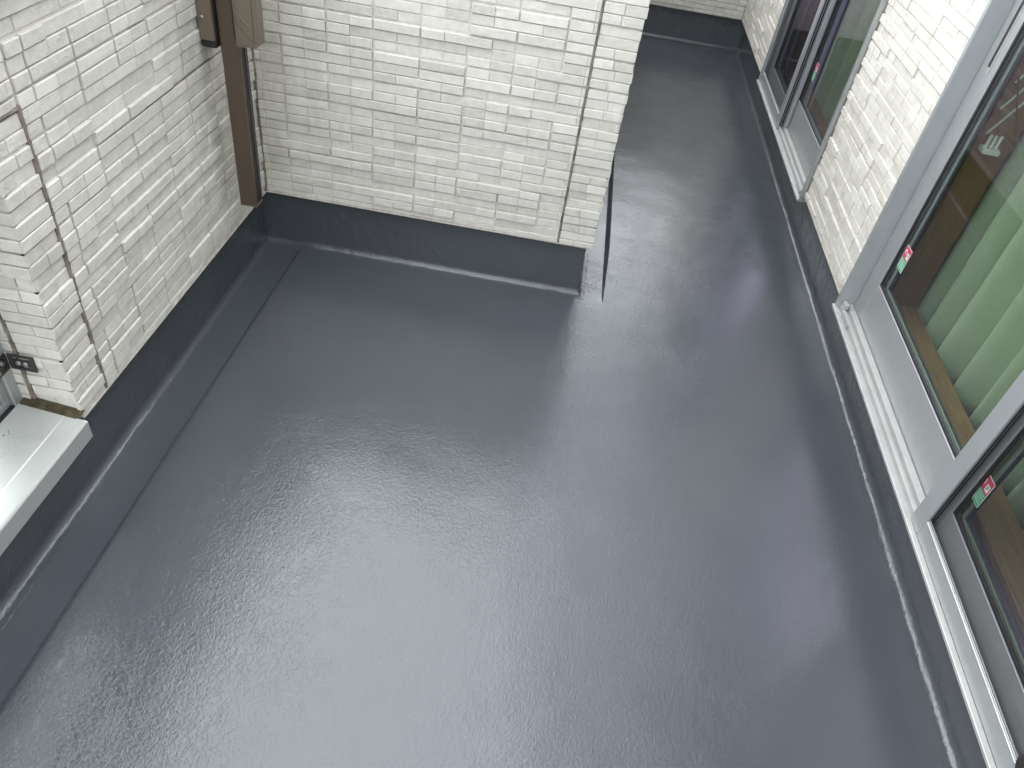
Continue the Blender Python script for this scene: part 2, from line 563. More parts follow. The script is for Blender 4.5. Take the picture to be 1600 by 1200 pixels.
# ------------------------------------------------------------------ moulded stone siding
ROW, MOD, ZPH = 0.039, 0.182, 0.258
def tile_mesh(w, h, seed, name='tile'):
    """one moulded stone: open at the back, front split face, chamfered"""
    rnd = random.Random(seed)
    rough = rnd.random() < 0.55
    amp = 0.0005 if rough else 0.0001
    nx = 3 if w > 0.05 else 1
    nz = 2
    c = 0.0016
    mb = MB()
    def ring_pts(inset, y, jit):
        pts = []
        xs = [-w / 2 + inset + (w - 2 * inset) * i / nx for i in range(nx + 1)]
        zs = [inset + (h - 2 * inset) * j / nz for j in range(nz + 1)]
        for x in xs: pts.append((x, zs[0]))
        for z in zs[1:]: pts.append((xs[-1], z))
        for x in xs[-2::-1]: pts.append((x, zs[-1]))
        for z in zs[-2:0:-1]: pts.append((xs[0], z))
        return pts
    base = ring_pts(0, 0, 0)
    n = len(base)
    inner = ring_pts(c, 0, 0)
    js = [rnd.uniform(-amp, amp) for _ in range(n)]
    je = [rnd.uniform(0, 0.0009) if rough else 0 for _ in range(n)]
    vs = [(x, 0.012, z) for x, z in base]
    vs += [(x, c + j, z) for (x, z), j in zip(base, js)]
    cx, cz = 0, h / 2
    vs += [(x - math.copysign(e, x), j, z - math.copysign(e, z - cz)) for (x, z), j, e in zip(inner, js, je)]
    fs = []
    for r in range(2):
        for i in range(n):
            a, b2 = i, (i + 1) % n
            fs.append((r * n + a, r * n + b2, (r + 1) * n + b2, (r + 1) * n + a))
    # front face grid
    g = {}
    k = 0
    seq = [(i, 0) for i in range(nx + 1)] + [(nx, j) for j in range(1, nz + 1)] + [(i, nz) for i in range(nx - 1, -1, -1)] + [(0, j) for j in range(nz - 1, 0, -1)]
    for s in seq:
        g[s] = 2 * n + k; k += 1
    for i in range(1, nx):
        for j in range(1, nz):
            g[(i, j)] = len(vs)
            vs.append((-w / 2 + w * i / nx + rnd.uniform(-0.006, 0.006), rnd.uniform(-1.3 * amp, amp), h * j / nz + rnd.uniform(-0.004, 0.004)))
    for i in range(nx):
        for j in range(nz):
            fs.append((g[(i, j)], g[(i + 1, j)], g[(i + 1, j + 1)], g[(i, j + 1)]))
    mb.add(vs, fs)
    return mb

_cache = {}
def shared_tile(w, h, variant):
    key = (round(w, 4), round(h, 4), variant)
    if key not in _cache:
        _cache[key] = tile_mesh(w, h, hash(key) & 0xffff).mesh('tile', M['siding'])
    return _cache[key]

def layout(u0, u1, z0, z1, phase, style, seed):
    """rectangles (u0,u1,z0,z1) of the moulded stones inside a patch of wall"""
    out = []
    j = int(math.floor((z0 - ZPH) / ROW))
    while ZPH + j * ROW < z1 - 0.004:
        b, r = divmod(j, 3)
        za = ZPH + j * ROW + (0.0040 if r == 0 else 0.0015)
        zb = ZPH + (j + 1) * ROW - (0.0040 if r == 2 else 0.0015)
        rj = random.Random(seed * 7919 + j)
        cells = []
        if style == 'corner':
            mid = (u0 + u1) / 2 + rj.uniform(-0.012, 0.012)
            if rj.random() < 0.7:
                cells = [(u0, mid - 0.0007), (mid + 0.0007, u1)]
            else:
                cells = [(u0, u1)]
        else:
            k0 = int(math.floor((u0 - phase) / MOD)) - 1
            k1 = int(math.ceil((u1 - phase) / MOD)) + 1
            def crossed(k):
                q = random.Random(seed * 131 + b * 977 + k * 31)
                return (b + k) % 2 == 0 and q.randrange(3) == r
            for k in range(k0, k1):
                a, c2 = phase + k * MOD, phase + (k + 1) * MOD
                m = (a + c2) / 2
                lc, rc = crossed(k), crossed(k + 1)
                split = lc or rc or random.Random(seed * 17 + j * 1009 + k * 7).random() < 0.6
                if split:
                    if not lc: cells.append((a + 0.0036, m - 0.0004))
                    if not rc: cells.append((m + 0.0004, c2 - 0.0036))
                    if rc: cells.append((m + 0.0004, m + MOD - 0.0004))
                else:
                    cells.append((a + 0.0036, c2 - 0.0036))
        for a, c2 in cells:
            a2, c3 = max(a, u0), min(c2, u1)
            if c3 - a2 < 0.008: continue
            zz0, zz1 = max(za, z0), min(zb, z1)
            if zz1 - zz0 < 0.006: continue
            out.append((a2, c3, zz0, zz1))
        j += 1
    return out

def cam_measure(p, w, h, nrm):
    d = p - CAM
    zc = d.dot(Vector(R_[2]))
    if zc < 0.1: return 0
    u = FPX * d.dot(Vector(R_[0])) / zc + 800; v = FPX * d.dot(Vector(R_[1])) / zc + 600
    if not (-25 < u < 1625 and -25 < v < 1225): return 0
    facing = -d.normalized().dot(nrm)
    if facing <= 0.02: return 0
    return w * h * facing / d.length_squared * FPX * FPX

def siding(parent, patches, limit=300):
    """patches: (origin, U, N, [(u0,u1,z0,z1,phase,style)], visible)"""
    cand = []; rest = []
    rnd = random.Random(5)
    for (O, U, Nn, rects, visible, seed) in patches:
        O = Vector(O); U = Vector(U); Nn = Vector(Nn)
        for (u0, u1, z0, z1, phase, style) in rects:
            for (a, c2, za, zb) in layout(u0, u1, z0, z1, phase, style, seed):
                kj, kk = round((za - ZPH) / ROW), math.floor(((a + c2) / 2 - phase) / MOD)
                dr = random.Random(seed * 53 + kj * 7 + (kk // 2) * 1013)
                depth = dr.choice((-0.002, 0.0, 0.002, 0.004, 0.0055, 0.007)) + rnd.choice((-0.0008, 0.0, 0.0, 0.0008, 0.0016))
                p = O + U * ((a + c2) / 2) + Nn * (depth - 0.003) + Vector((0, 0, za))
                area = cam_measure(p, c2 - a, zb - za, Nn) if visible else 0
                cand.append((area, p, U, Nn, c2 - a, zb - za))
    cand.sort(key=lambda t: -t[0])
    single = [c for c in cand[:limit] if c[0] > 60]
    joined = cand[len(single):]
    for (area, p, U, Nn, w, h) in single:
        o = bpy.data.objects.new('tile', shared_tile(w, h, rnd.randrange(5)))
        COL.objects.link(o)
        o.matrix_world = Matrix(((U.x, -Nn.x, 0, p.x), (U.y, -Nn.y, 0, p.y), (U.z, -Nn.z, 1, p.z), (0, 0, 0, 1)))
        o.parent = parent
    if joined:
        mb = MB()
        for q, (area, p, U, Nn, w, h) in enumerate(joined):
            t = tile_mesh(w, h, q * 13 + 1)
            vs = [p + U * x - Nn * y + Vector((0, 0, z)) for x, y, z in t.v]
            mb.add(vs, t.f)
        o = mb.build('tile_field', M['siding'], parent)
        o['kind'] = 'stuff'
    return len(single), len(joined)

def caulk_strip(parent, O, U, Nn, u, z0, z1, w=0.009, mat='caulk', amp=1.0, seed=0, proud=0.002):
    """bead of sealant that follows the rows of the siding: pinched and swollen in turn"""
    O, U, Nn = Vector(O), Vector(U), Vector(Nn)
    rnd = random.Random(seed)
    mb = MB(); zs = []
    z = z0
    while z < z1:
        zs.append(z); z += 0.0065
    zs.append(z1)
    cur = 0
    for z in zs:
        ph = ((z - ZPH) / ROW) % 1.0
        knot = math.exp(-((ph - 0.0) / 0.11) ** 2) + math.exp(-((ph - 1.0) / 0.11) ** 2)
        cur = 0.7 * cur + rnd.uniform(-0.0012, 0.0012) * amp
        hw = w / 2 * (0.85 + 0.35 * knot * amp) + rnd.uniform(-0.0006, 0.0006) * amp
        dp = proud + 0.0022 * knot * amp + rnd.uniform(-0.0005, 0.0005)
        for (du, dn) in ((-hw, -0.008), (-hw * 0.8, dp - 0.001), (0, dp + 0.0006), (hw * 0.8, dp - 0.001), (hw, -0.008)):
            mb.v.append(tuple(O + U * (u + cur + du) + Nn * dn + Vector((0, 0, z))))
    for s in range(len(zs) - 1):
        for i in range(4):
            a = s * 5 + i
            mb.f.append((a, a + 1, a + 6, a + 5)); mb.mi.append(0)
    return mb.build('sealant_joint', M[mat], parent, smooth=True)

BK = 0.0075       # how far the groove bottom lies behind the siding face

# --- left parapet, with the window opening at its near end
Y_OP0, Y_OP1, Z_OP = 0.18, 1.453, 1.09
left = empty('parapet_wall', (XL, 1.6, 0))
left.location = (0, 0, 0)
tag(left, 'white stone-pattern parapet wall on the left with brown post and window opening', 'wall')
mb = MB()
mb.box(-1.50, SL - BK, Y_OP1 + 0.009, 3.10, ZS + 0.001, ZT, 0.0005)
mb.box(-1.50, SL - BK, YN - 0.2, Y_OP0, ZS + 0.001, ZT, 0.0005)
mb.box(-1.50, SL - BK, Y_OP0 + 0.0001, Y_OP1 + 0.0089, Z_OP, ZT, 0.0005)
mb.box(-1.50, XL - 0.004, YN - 0.2, 3.10, -0.30, ZS, 0.0005)
mb.build('wall_core', M['siding'], left)
Y_SEAM = 1.592
patches = [
    ((SL, 0, 0), (0, 1, 0), (1, 0, 0), [(Y_SEAM + 0.005, SC - 0.004, ZS, ZT, 0.02, 'panel')], True, 3),
    ((SL, 0, 0), (0, 1, 0), (1, 0, 0), [(Y_OP1 + 0.001, Y_SEAM - 0.005, ZS, 1.158, 0, 'corner')], True, 8),
    ((SL, 0, 0), (0, 1, 0), (1, 0, 0), [(YN, Y_SEAM - 0.005, 1.168, ZT, 0.02, 'panel'), (YN, Y_OP0, ZS, 1.158, 0.02, 'panel'), (Y_OP0, Y_OP1, Z_OP, 1.158, 0.02, 'panel')], True, 3),
    ((0, Y_OP1, 0), (1, 0, 0), (0, -1, 0), [(-1.398, SL - 0.002, ZS + 0.022, Z_OP, 0, 'corner')], True, 9),
    ((0, Y_OP1, 0), (1, 0, 0), (0, -1, 0), [(-1.46, -1.409, ZS + 0.022, Z_OP, -1.5, 'panel')], True, 10),
]
print('left tiles', siding(left, patches))
caulk_strip(left, (SL, 0, 0), (0, 1, 0), (1, 0, 0), Y_SEAM, ZS, 1.166, 0.010, seed=1)
caulk_strip(left, (0, Y_OP1, 0), (1, 0, 0), (0, -1, 0), -1.4035, ZS + 0.02, Z_OP, 0.010, seed=2, proud=0.001)
mb = MB()    # sealant running back along the top of the corner pieces
ys_ = frange(0.9, Y_SEAM + 0.004, 0.012)
rn = random.Random(4)
for y in ys_:
    a = rn.uniform(-0.001, 0.001)
    for dz, dx in ((-0.0055, -0.008), (-0.004, 0.001 + a), (0, 0.002 + a), (0.004, 0.001 + a), (0.0055, -0.008)):
        mb.v.append((SL + dx, y, 1.163 + dz + a))
for s in range(len(ys_) - 1):
    for i in range(4):
        a = s * 5 + i
        mb.f.append((a, a + 1, a + 6, a + 5)); mb.mi.append(0)
mb.build('sealant_joint', M['caulk'], left, smooth=True)
mb = MB(); mb.box(SL - 0.007, SL - 0.0012, 2.12, 2.60, 0.9574, 0.9594, 0.0004)
mb.build('panel_joint', M['caulk'], left)

def coping(parent, x0, x1, y0, y1):
    m = MB()
    m.box(x0, x1, y0, y1, ZT + 0.001, ZT + 0.045, 0.003)
    m.box(x0 + 0.01, x1 - 0.01, y0 + 0.01, y1 - 0.01, ZT + 0.0455, ZT + 0.055, 0.003)
    return m.build('coping', M['coping'], parent)
coping(left, -1.53, SL + 0.025, YN - 0.25, 3.13)

# --- centre parapet (with its return along the corridor)
centre = empty('parapet_wall')
tag(centre, 'white stone-pattern parapet wall in the middle, projecting between the two floor areas', 'wall')
mb = MB()
mb.box(SL - BK + 0.001, SX - BK, SC + BK, 3.16, ZS + 0.001, ZT, 0.0005)
mb.box(0.02, SX - BK, 3.1605, 7.3, ZS + 0.001, ZT, 0.0005)
mb.box(XL + 0.001, XC - 0.004, YC + 0.004, 3.16, -0.30, ZS, 0.0005)
mb.box(0.02, XC - 0.004, 3.1605, 7.3, -0.30, ZS, 0.0005)
mb.build('wall_core', M['siding'], centre)
X_SEAM = 0.053
patches = [
    ((0, SC, 0), (1, 0, 0), (0, -1, 0), [(SL + 0.006, X_SEAM - 0.005, ZS, ZT, -0.784, 'panel')], True, 21),
    ((0, SC, 0), (1, 0, 0), (0, -1, 0), [(X_SEAM + 0.005, SX - 0.001, ZS, ZT, 0, 'corner')], True, 22),
    ((SX, 0, 0), (0, 1, 0), (1, 0, 0), [(SC + 0.001, SC + 0.15, ZS, ZT, 0, 'corner'), (SC + 0.153, SB - 0.002, ZS, ZT, 0.02, 'panel')], True, 23),
]
print('centre tiles', siding(centre, patches))
caulk_strip(centre, (0, SC, 0), (1, 0, 0), (0, -1, 0), X_SEAM, ZS, ZT, 0.010, seed=5)
caulk_strip(centre, (SL, SC, 0), (1, 0, 0), (0, -1, 0), 0.0015, ZS, ZT, 0.008, seed=6, amp=1.2)
coping(centre, SL + 0.026, SX + 0.025, SC - 0.025, 3.19)
coping(centre, -0.01, SX + 0.025, 3.1905, 7.3)

# --- back parapet
back = empty('parapet_wall')
tag(back, 'white stone-pattern parapet wall closing the far end of the corridor', 'wall')
mb = MB()
mb.box(SX + 0.001, SR + 0.05, SB + BK, 7.30, ZS + 0.001, ZT, 0.0005)
mb.box(XC, XR + 0.05, YB + 0.004, 7.30, -0.30, ZS, 0.0005)
mb.build('wall_core', M['siding'], back)
print('back tiles', siding(back, [((0, SB, 0), (1, 0, 0), (0, -1, 0), [(SX + 0.002, SR - 0.006, ZS, ZT, 0.16, 'panel')], True, 31)]))
caulk_strip(back, (SR, SB, 0), (1, 0, 0), (0, -1, 0), -0.0015, ZS, ZT, 0.008, seed=7)
coping(back, SX + 0.026, SR - 0.002, SB - 0.025, 7.33)

# --- near parapet behind the camera
near = empty('parapet_wall')
tag(near, 'white parapet wall closing the near end behind the viewpoint', 'wall')
MB().box(XL - 0.2, XR + 0.05, YN - 0.2, YN, -0.30, ZT, 0.001).build('wall_core', M['siding'], near)
coping(near, SL + 0.026, SR - 0.002, YN - 0.22, YN + 0.025)

# --- house wall with the two sliding windows
W1 = (0.40, 2.885); W2 = (3.862, 5.712)
ZW0, ZW1 = 0.236, 2.06
house = empty('house_wall')
tag(house, 'bright white stone-pattern house wall on the right holding two sliding windows', 'wall')
mb = MB()
H0, H1, HZ = YN - 0.3, 8.2, 2.89
xb, xi = SR + BK, SR + 0.055
mb.box(xb, xi, H0, W1[0] - 0.004, ZS + 0.001, HZ, 0.0005)
mb.box(xb, xi, W1[1] + 0.004, W2[0] - 0.004, ZS + 0.001, HZ, 0.0005)
mb.box(xb, xi, W2[1] + 0.004, H1, ZS + 0.001, HZ, 0.0005)
mb.box(xb, xi, W1[0] - 0.0035, W1[1] + 0.0035, ZW1 + 0.004, HZ, 0.0005)
mb.box(xb, xi, W2[0] - 0.0035, W2[1] + 0.0035, ZW1 + 0.004, HZ, 0.0005)
mb.box(XR + 0.004, XR + 0.08, H0, H1, -0.30, 0.232, 0.0005)
for (a, c2) in ((H0, W1[0] - 0.004), (W1[1] + 0.004, W2[0] - 0.004), (W2[1] + 0.004, H1)):
    mb.box(XR + 0.003, XR + 0.08, a, c2, 0.2332, ZS + 0.0004, 0.0005)
mb.build('wall_core', M['siding'], house)
F = lambda y: -y      # on this wall U points to -Y
patches = [
    ((SR, 0, 0), (0, -1, 0), (-1, 0, 0), [(-(W2[0] - 0.008), -(W1[1] + 0.002), ZS, 2.06, 0.05, 'panel'), (-(SB - 0.002), -(W2[1] + 0.003), ZS, 2.06, 0.05, 'panel')], True, 41),
    ((SR, 0, 0), (0, -1, 0), (-1, 0, 0), [(-(SB - 0.002), -YN, 2.066, HZ, 0.05, 'panel'), (-(W1[0] - 0.002), -YN, ZS, 2.06, 0.05, 'panel')], True, 42),
]
print('house tiles', siding(house, patches))
caulk_strip(house, (SR, 0, 0), (0, -1, 0), (-1, 0, 0), -(W2[0] - 0.004), ZS, 2.06, 0.008, seed=8, amp=1.4)

# straight starter trims under the siding
MB().box(SL - BK - 0.004, SL + 0.0045, Y_OP1 + 0.002, SC - 0.0045, ZS - 0.0045, ZS - 0.0004, 0.0006).build('starter_trim', M['caulk_pale'], left)
MB().box(SL + 0.0048, SX + 0.0045, SC - 0.0045, SC + BK, ZS - 0.0045, ZS - 0.0004, 0.0006).build('starter_trim', M['caulk_pale'], centre)
MB().box(SX - BK, SX + 0.0045, SC + BK + 0.0002, SB, ZS - 0.0045, ZS - 0.0004, 0.0006).build('starter_trim', M['caulk_pale'], centre)
MB().box(SX + 0.005, SR - 0.005, SB - 0.0045, SB + BK, ZS - 0.0045, ZS - 0.0004, 0.0006).build('starter_trim', M['caulk_pale'], back)
for (a, c2) in ((W1[1] + 0.002, W2[0] - 0.002), (W2[1] + 0.002, SB - 0.005)):
    MB().box(SR - 0.0045, SR + BK, a, c2, ZS - 0.0045, ZS - 0.0004, 0.0006).build('starter_trim', M['caulk_pale'], house)

# --- terrace roof above the windows (outside the picture, seen only as a reflection in the floor)
roof = empty('terrace_roof')
tag(roof, 'milky translucent terrace roof on aluminium rafters above the two sliding windows', 'roof')
EX0, EY1, EZ = 0.47, 6.95, 2.90
nb = 11
for q in range(nb):
    ya, yb = H0 + (EY1 - H0) * q / nb, H0 + (EY1 - H0) * (q + 1) / nb
    MB().box(EX0 + 0.03, SR + 0.05, ya + 0.012, yb - 0.012, EZ, EZ + 0.006, 0.001).build('roof_panel', M['polycarbonate'], roof)
for q in range(nb + 1):
    ya = H0 + (EY1 - H0) * q / nb
    MB().box(EX0 + 0.03, SR + 0.05, ya - 0.0115, ya + 0.0115, EZ - 0.03, EZ + 0.01, 0.002).build('rafter', M['alu'], roof)
MB().box(EX0 - 0.02, EX0 + 0.0295, H0 - 0.02, EY1 + 0.02, EZ - 0.05, EZ + 0.02, 0.003).build('gutter_beam', M['alu'], roof)

# --- rooms behind the windows
mb = MB()
room_floor = MB().box(1.582, 4.2, YN, 8.2, 0.10, 0.20, 0.001).build('room_floor', M['wood'])
tag(room_floor, 'brown wooden floor inside the rooms behind the windows', kind='structure')
mb = MB()
mb.box(4.2005, 4.3, YN, 8.2, 0.1, 2.5, 0.001)
mb.box(1.40, 4.3, YN - 0.1, YN - 0.0005, 0.1, 2.5, 0.001)
mb.box(1.40, 4.3, 8.2005, 8.3, 0.1, 2.5, 0.001)
mb.box(1.45, 4.2, 3.30, 3.40, 0.2005, 2.42, 0.001)
tag(mb.build('room_wall', M['plaster']), 'plain walls inside the rooms behind the windows', kind='structure')
tag(MB().box(1.38, 4.3, YN - 0.1, 8.3, 2.43, 2.452, 0.001).build('ceiling', M['plaster']), 'plain ceiling inside the rooms', kind='structure')

# ------------------------------------------------------------------ sliding windows
def ring(y0, y1, z0, z1, x0, x1, w, c=0.001):
    """rectangular ring in the plane of the wall"""
    m = MB()
    m.box(x0, x1, y0, y0 + w, z0, z1, c); m.box(x0, x1, y1 - w, y1, z0, z1, c)
    m.box(x0, x1, y0 + w + 0.0002, y1 - w - 0.0002, z0, z0 + w, c); m.box(x0, x1, y0 + w + 0.0002, y1 - w - 0.0002, z1 - w, z1, c)
    return m

GLYPH_P = [(0.0, 0.0, 0.28, 1.0), (0.28, 0.78, 0.8, 1.0), (0.28, 0.42, 0.8, 0.62), (0.62, 0.62, 0.86, 0.78)]
def sticker(parent, yc, zc, x, seed):
    """energy label on the pane: red upper half with a square mark, green lower half with small print"""
    w, h = 0.058, 0.098
    s = empty('sticker'); s.parent = parent
    y0, z0 = yc - w / 2, zc - h / 2
    m = MB()
    m.box(x - 0.0004, x, y0, y0 + w, z0, z0 + h, 0.0001, 0)                                          # white sheet
    m.box(x - 0.0008, x - 0.0005, y0 + 0.002, y0 + w - 0.002, z0 + h * 0.5, z0 + h - 0.002, 0.0001, 1)
    m.box(x - 0.0008, x - 0.0005, y0 + 0.002, y0 + w - 0.002, z0 + 0.002, z0 + h * 0.5 - 0.0002, 0.0001, 2)
    # seen from outside, reading direction runs towards -Y
    def R(a, b2, c2, d, mi, lift):     # a..c across (0 left), b..d up, in sticker fractions
        m.box(x - 0.0009 - lift, x - 0.0008 - lift + 0.00005, y0 + w * (1 - c2), y0 + w * (1 - a), z0 + h * b2, z0 + h * d, 0.00002, mi)
    R(0.55, 0.56, 0.88, 0.80, 0, 0)
    for (a, b2, c2, d) in GLYPH_P:
        R(0.62 + a * 0.2, 0.60 + b2 * 0.16, 0.62 + c2 * 0.2, 0.60 + d * 0.16, 2, 0.0002)
    R(0.14, 0.68, 0.20, 0.86, 0, 0); R(0.20, 0.80, 0.36, 0.85, 0, 0); R(0.32, 0.66, 0.38, 0.80, 0, 0)
    rn = random.Random(seed)
    for row in range(4):
        a = 0.10
        while a < 0.86:
            wd = rn.uniform(0.035, 0.075)
            zb = 0.40 - row * 0.10
            R(a, zb, a + wd, zb + 0.018, 0, 0)
            R(a + wd * 0.3, zb, a + wd * 0.55, zb + 0.065, 0, 0.0001)
            if rn.random() < 0.6:
                R(a, zb + 0.042, a + wd, zb + 0.058, 0, 0.0002)
            a += wd + 0.03
    o = m.build('sticker_print', [M['white'], M['red'], M['green']], s)
    return s

def flat_sticker(parent, yc, zc, x, seed):
    s = sticker(parent, yc, zc, x, seed)
    ch = s.children[0]
    ch.parent = parent; ch.name = 'sticker'
    bpy.data.objects.remove(s)
    return ch

def sash(parent, y0, y1, xf, rail_b, z_bot, pull_at=None, sticker_at=None, seed=0, far_w=0.110, near_w=0.075):
    """glazed sash: y0 near side, y1 far side"""
    s = empty('sash'); s.parent = parent
    zt = ZW1 - 0.045
    x1 = xf + 0.027
    MB().box(xf, x1, y1 - far_w, y1, z_bot, zt, 0.003).build('stile', M['alu'], s)
    MB().box(xf, x1, y0, y0 + near_w, z_bot, zt, 0.003).build('stile', M['alu'], s)
    ya, yb = y0 + near_w + 0.0004, y1 - far_w - 0.0004
    MB().box(xf + 0.0005, x1, ya, yb, z_bot, rail_b, 0.0012).build('rail', M['alu'], s)
    MB().box(xf + 0.0005, x1, ya, yb, zt - 0.07, zt, 0.003).build('rail', M['alu'], s)
    za, zb = rail_b + 0.0004, zt - 0.0704
    ring(ya, yb, za, zb, xf + 0.004, xf + 0.012, 0.010).build('gasket', M['gasket'], s)
    ring(ya + 0.006, yb - 0.006, za - 0.010, zb - 0.006, xf + 0.0275, xf + 0.033, 0.015).build('spacer', M['spacer'], s)
    ring(ya + 0.006, yb - 0.006, za - 0.016, zb - 0.006, xf + 0.0335, xf + 0.038, 0.026).build('edge_seal', M['teal'], s)
    xg = xf + 0.0145
    MB().box(xg - 0.002, xg + 0.002, ya + 0.004, yb - 0.004, za + 0.004, zb - 0.004, 0.0003).build('pane', M['glass'], s)
    if pull_at:
        yq, za2, zb2 = pull_at
        m = MB()
        m.box(xf - 0.0022, xf - 0.0004, yq - 0.016, yq + 0.016, za2, zb2, 0.001, 0)
        m.box(xf - 0.0032, xf - 0.0023, yq - 0.009, yq + 0.009, za2 + 0.02, zb2 - 0.02, 0.0004, 1)
        m.build('finger_pull', [M['track'], M['bracket']], s)
    if sticker_at:
        flat_sticker(s, sticker_at[0], sticker_at[1], xg - 0.0022, seed)
    return s

def sliding_window(label, y0, y1, mull, screen, stickers, pull=None):
    wdw = empty('sliding_window')
    tag(wdw, label, 'window')
    xf = 1.300
    # outer frame
    MB().box(xf, 1.425, y1 - 0.020, y1, ZW0 + 0.003, ZW1, 0.002).build('jamb', M['alu'], wdw)
    MB().box(xf, 1.425, y0, y0 + 0.020, ZW0 + 0.003, ZW1, 0.002).build('jamb', M['alu'], wdw)
    MB().box(xf, 1.425, y0 + 0.0202, y1 - 0.0202, ZW1 - 0.035, ZW1 - 0.001, 0.002).build('head', M['alu'], wdw)
    # stepped sill with its running rails
    prof = [(1.291, 0.2335), (1.291, 0.2425), (1.293, 0.2440), (1.309, 0.2440), (1.3105, 0.2380), (1.319, 0.2380), (1.3205, 0.2560), (1.322, 0.2575), (1.333, 0.2575),
            (1.3345, 0.2560), (1.336, 0.2470), (1.345, 0.2470), (1.3465, 0.2640), (1.348, 0.2655), (1.3700, 0.2660), (1.3712, 0.2540),
            (1.42, 0.2540), (1.42, 0.2335)]
    MB().prism(prof, 1, y0 + 0.0003, y1 - 0.0003).build('sill_track', M['track'], wdw)
    # small grey drain clips on the outer lip, a stop block in the corner
    for yy in (y0 + 0.13, y1 - 0.13):
        m = MB(); m.prism([(1.3105, 0.2385), (1.3105, 0.256), (1.3195, 0.249), (1.3195, 0.2385)], 1, yy - 0.045, yy + 0.045)
        m.box(1.3095, 1.3200, yy - 0.050, yy - 0.0455, 0.2386, 0.259, 0.0008)
        m.build('drain_clip', M['alu'], wdw)
    for yy in (y0 + 0.042, y1 - 0.042):
        MB().box(1.321, 1.340, yy - 0.020, yy + 0.020, 0.2578, 0.281, 0.002).build('stop_block', M['track'], wdw)
    lo, hi = y0 + 0.0215, y1 - 0.0215
    if screen == 'near':
        sash(wdw, mull - 0.030, hi, 1.373, 0.446, 0.2605, pull, stickers[0], 1)
        sash(wdw, lo, mull + 0.06, 1.3435, 0.385, 0.2665, None, stickers[1], 2)
        s0, s1 = lo, mull + 0.036
        st_main = (s1 - 0.072, s1); st_other = (s0, s0 + 0.045)
    else:
        sash(wdw, lo, mull + 0.030, 1.373, 0.446, 0.2605, pull, stickers[0], 3, 0.075, 0.085)
        sash(wdw, mull - 0.06, hi, 1.3435, 0.385, 0.2665, None, None, 4)
        s0, s1 = mull - 0.036, hi
        st_main = (s0, s0 + 0.060); st_other = (s1 - 0.030, s1)
    # insect screen in the outer track
    sc = empty('insect_screen'); sc.parent = wdw
    xs0, xs1 = 1.3085, 1.3255
    zb, zt = 0.2588, ZW1 - 0.04
    zb = 0.2446
    m = MB(); m.box(xs0, 1.3195, *st_main, zb, zt, 0.002); m.build('screen_stile', M['alu'], sc)
    MB().box(xs0, 1.3195, *st_other, zb, zt, 0.002).build('screen_stile', M['alu'], sc)
    ya, yb = min(st_main[1], st_other[1]) + 0.0004, max(st_main[0], st_other[0]) - 0.0004
    rh = 0.068
    MB().box(xs0 + 0.0006, 1.3192, ya, yb, zb, zb + rh, 0.002).build('screen_rail', M['alu'], sc)
    MB().box(xs0 + 0.0006, 1.3192, ya, yb, zt - 0.045, zt, 0.002).build('screen_rail', M['alu'], sc)
    m = MB()          # bright raised bead that clamps the net
    m.box(1.3120, 1.3150, ya, yb, zb + rh + 0.0003, zb + rh + 0.004, 0.0008)
    m.box(1.3162, 1.3198, ya, yb, zb + rh + 0.0003, zb + rh + 0.006, 0.0008)
    m.build('net_bead', M['track'], sc)
    MB().add([(1.3140, ya, zb + rh), (1.3140, yb, zb + rh), (1.3140, yb, zt - 0.045), (1.3140, ya, zt - 0.045)], [(0, 1, 2, 3)]).build('net', M['net'], sc)
    edge = st_main[0] if screen == 'near' else st_main[0]
    m = MB()          # brush seals on the edge of the meeting stile
    m.box(1.3205, 1.3285, edge + 0.004, edge + 0.010, zb + 0.02, zt - 0.02, 0.001)
    m.box(1.3335, 1.3425, edge + 0.012, edge + 0.018, zb + 0.03, zt - 0.02, 0.001)
    m.build('brush_seal', M['gasket'], sc)
    MB().box(1.3289, 1.3330, edge + 0.008, edge + 0.030, zb + 0.024, zt - 0.02, 0.001).build('seal_strip', M['alu'], sc)
    # wooden lining inside
    ln = empty('inner_lining'); ln.parent = wdw
    MB().box(1.447, 1.575, y0 + 0.0855, y1 - 0.1105, 0.335, 0.360, 0.002).build('sill_board', M['wood'], ln)
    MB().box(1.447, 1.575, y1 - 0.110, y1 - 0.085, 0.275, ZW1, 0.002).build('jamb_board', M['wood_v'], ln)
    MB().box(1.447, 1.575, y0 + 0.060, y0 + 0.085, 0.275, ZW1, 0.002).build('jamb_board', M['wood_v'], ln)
    MB().box(1.447, 1.575, y0 + 0.0855, y1 - 0.1105, ZW1 - 0.05, ZW1 - 0.025, 0.002).build('head_board', M['wood'], ln)
    m = MB()          # inner wall face round the opening, so no light leaks past the lining
    m.box(1.43, 1.572, y1 - 0.084, y1 + 0.25, 0.21, 2.425, 0.001); m.box(1.43, 1.572, y0 - 0.25, y0 + 0.059, 0.21, 2.425, 0.001)
    m.box(1.43, 1.572, y0 + 0.0595, y1 - 0.0845, ZW1 - 0.024, 2.425, 0.001)
    m.box(1.43, 1.572, y0 + 0.0595, y1 - 0.0845, 0.21, 0.2745, 0.001)
    m.build('inner_reveal', M['plaster'], ln)
    return wdw

sliding_window('large near aluminium sliding window with pale green curtains and warning stickers', W1[0], W1[1], 1.653, 'near',
               [(2.694, 0.610), (1.580, 0.520)], (2.806, 1.285, 1.56))
sliding_window('small far aluminium sliding window, half covered by a black insect screen', W2[0], W2[1], 4.862, 'far',
               [(4.735, 0.640)], None)

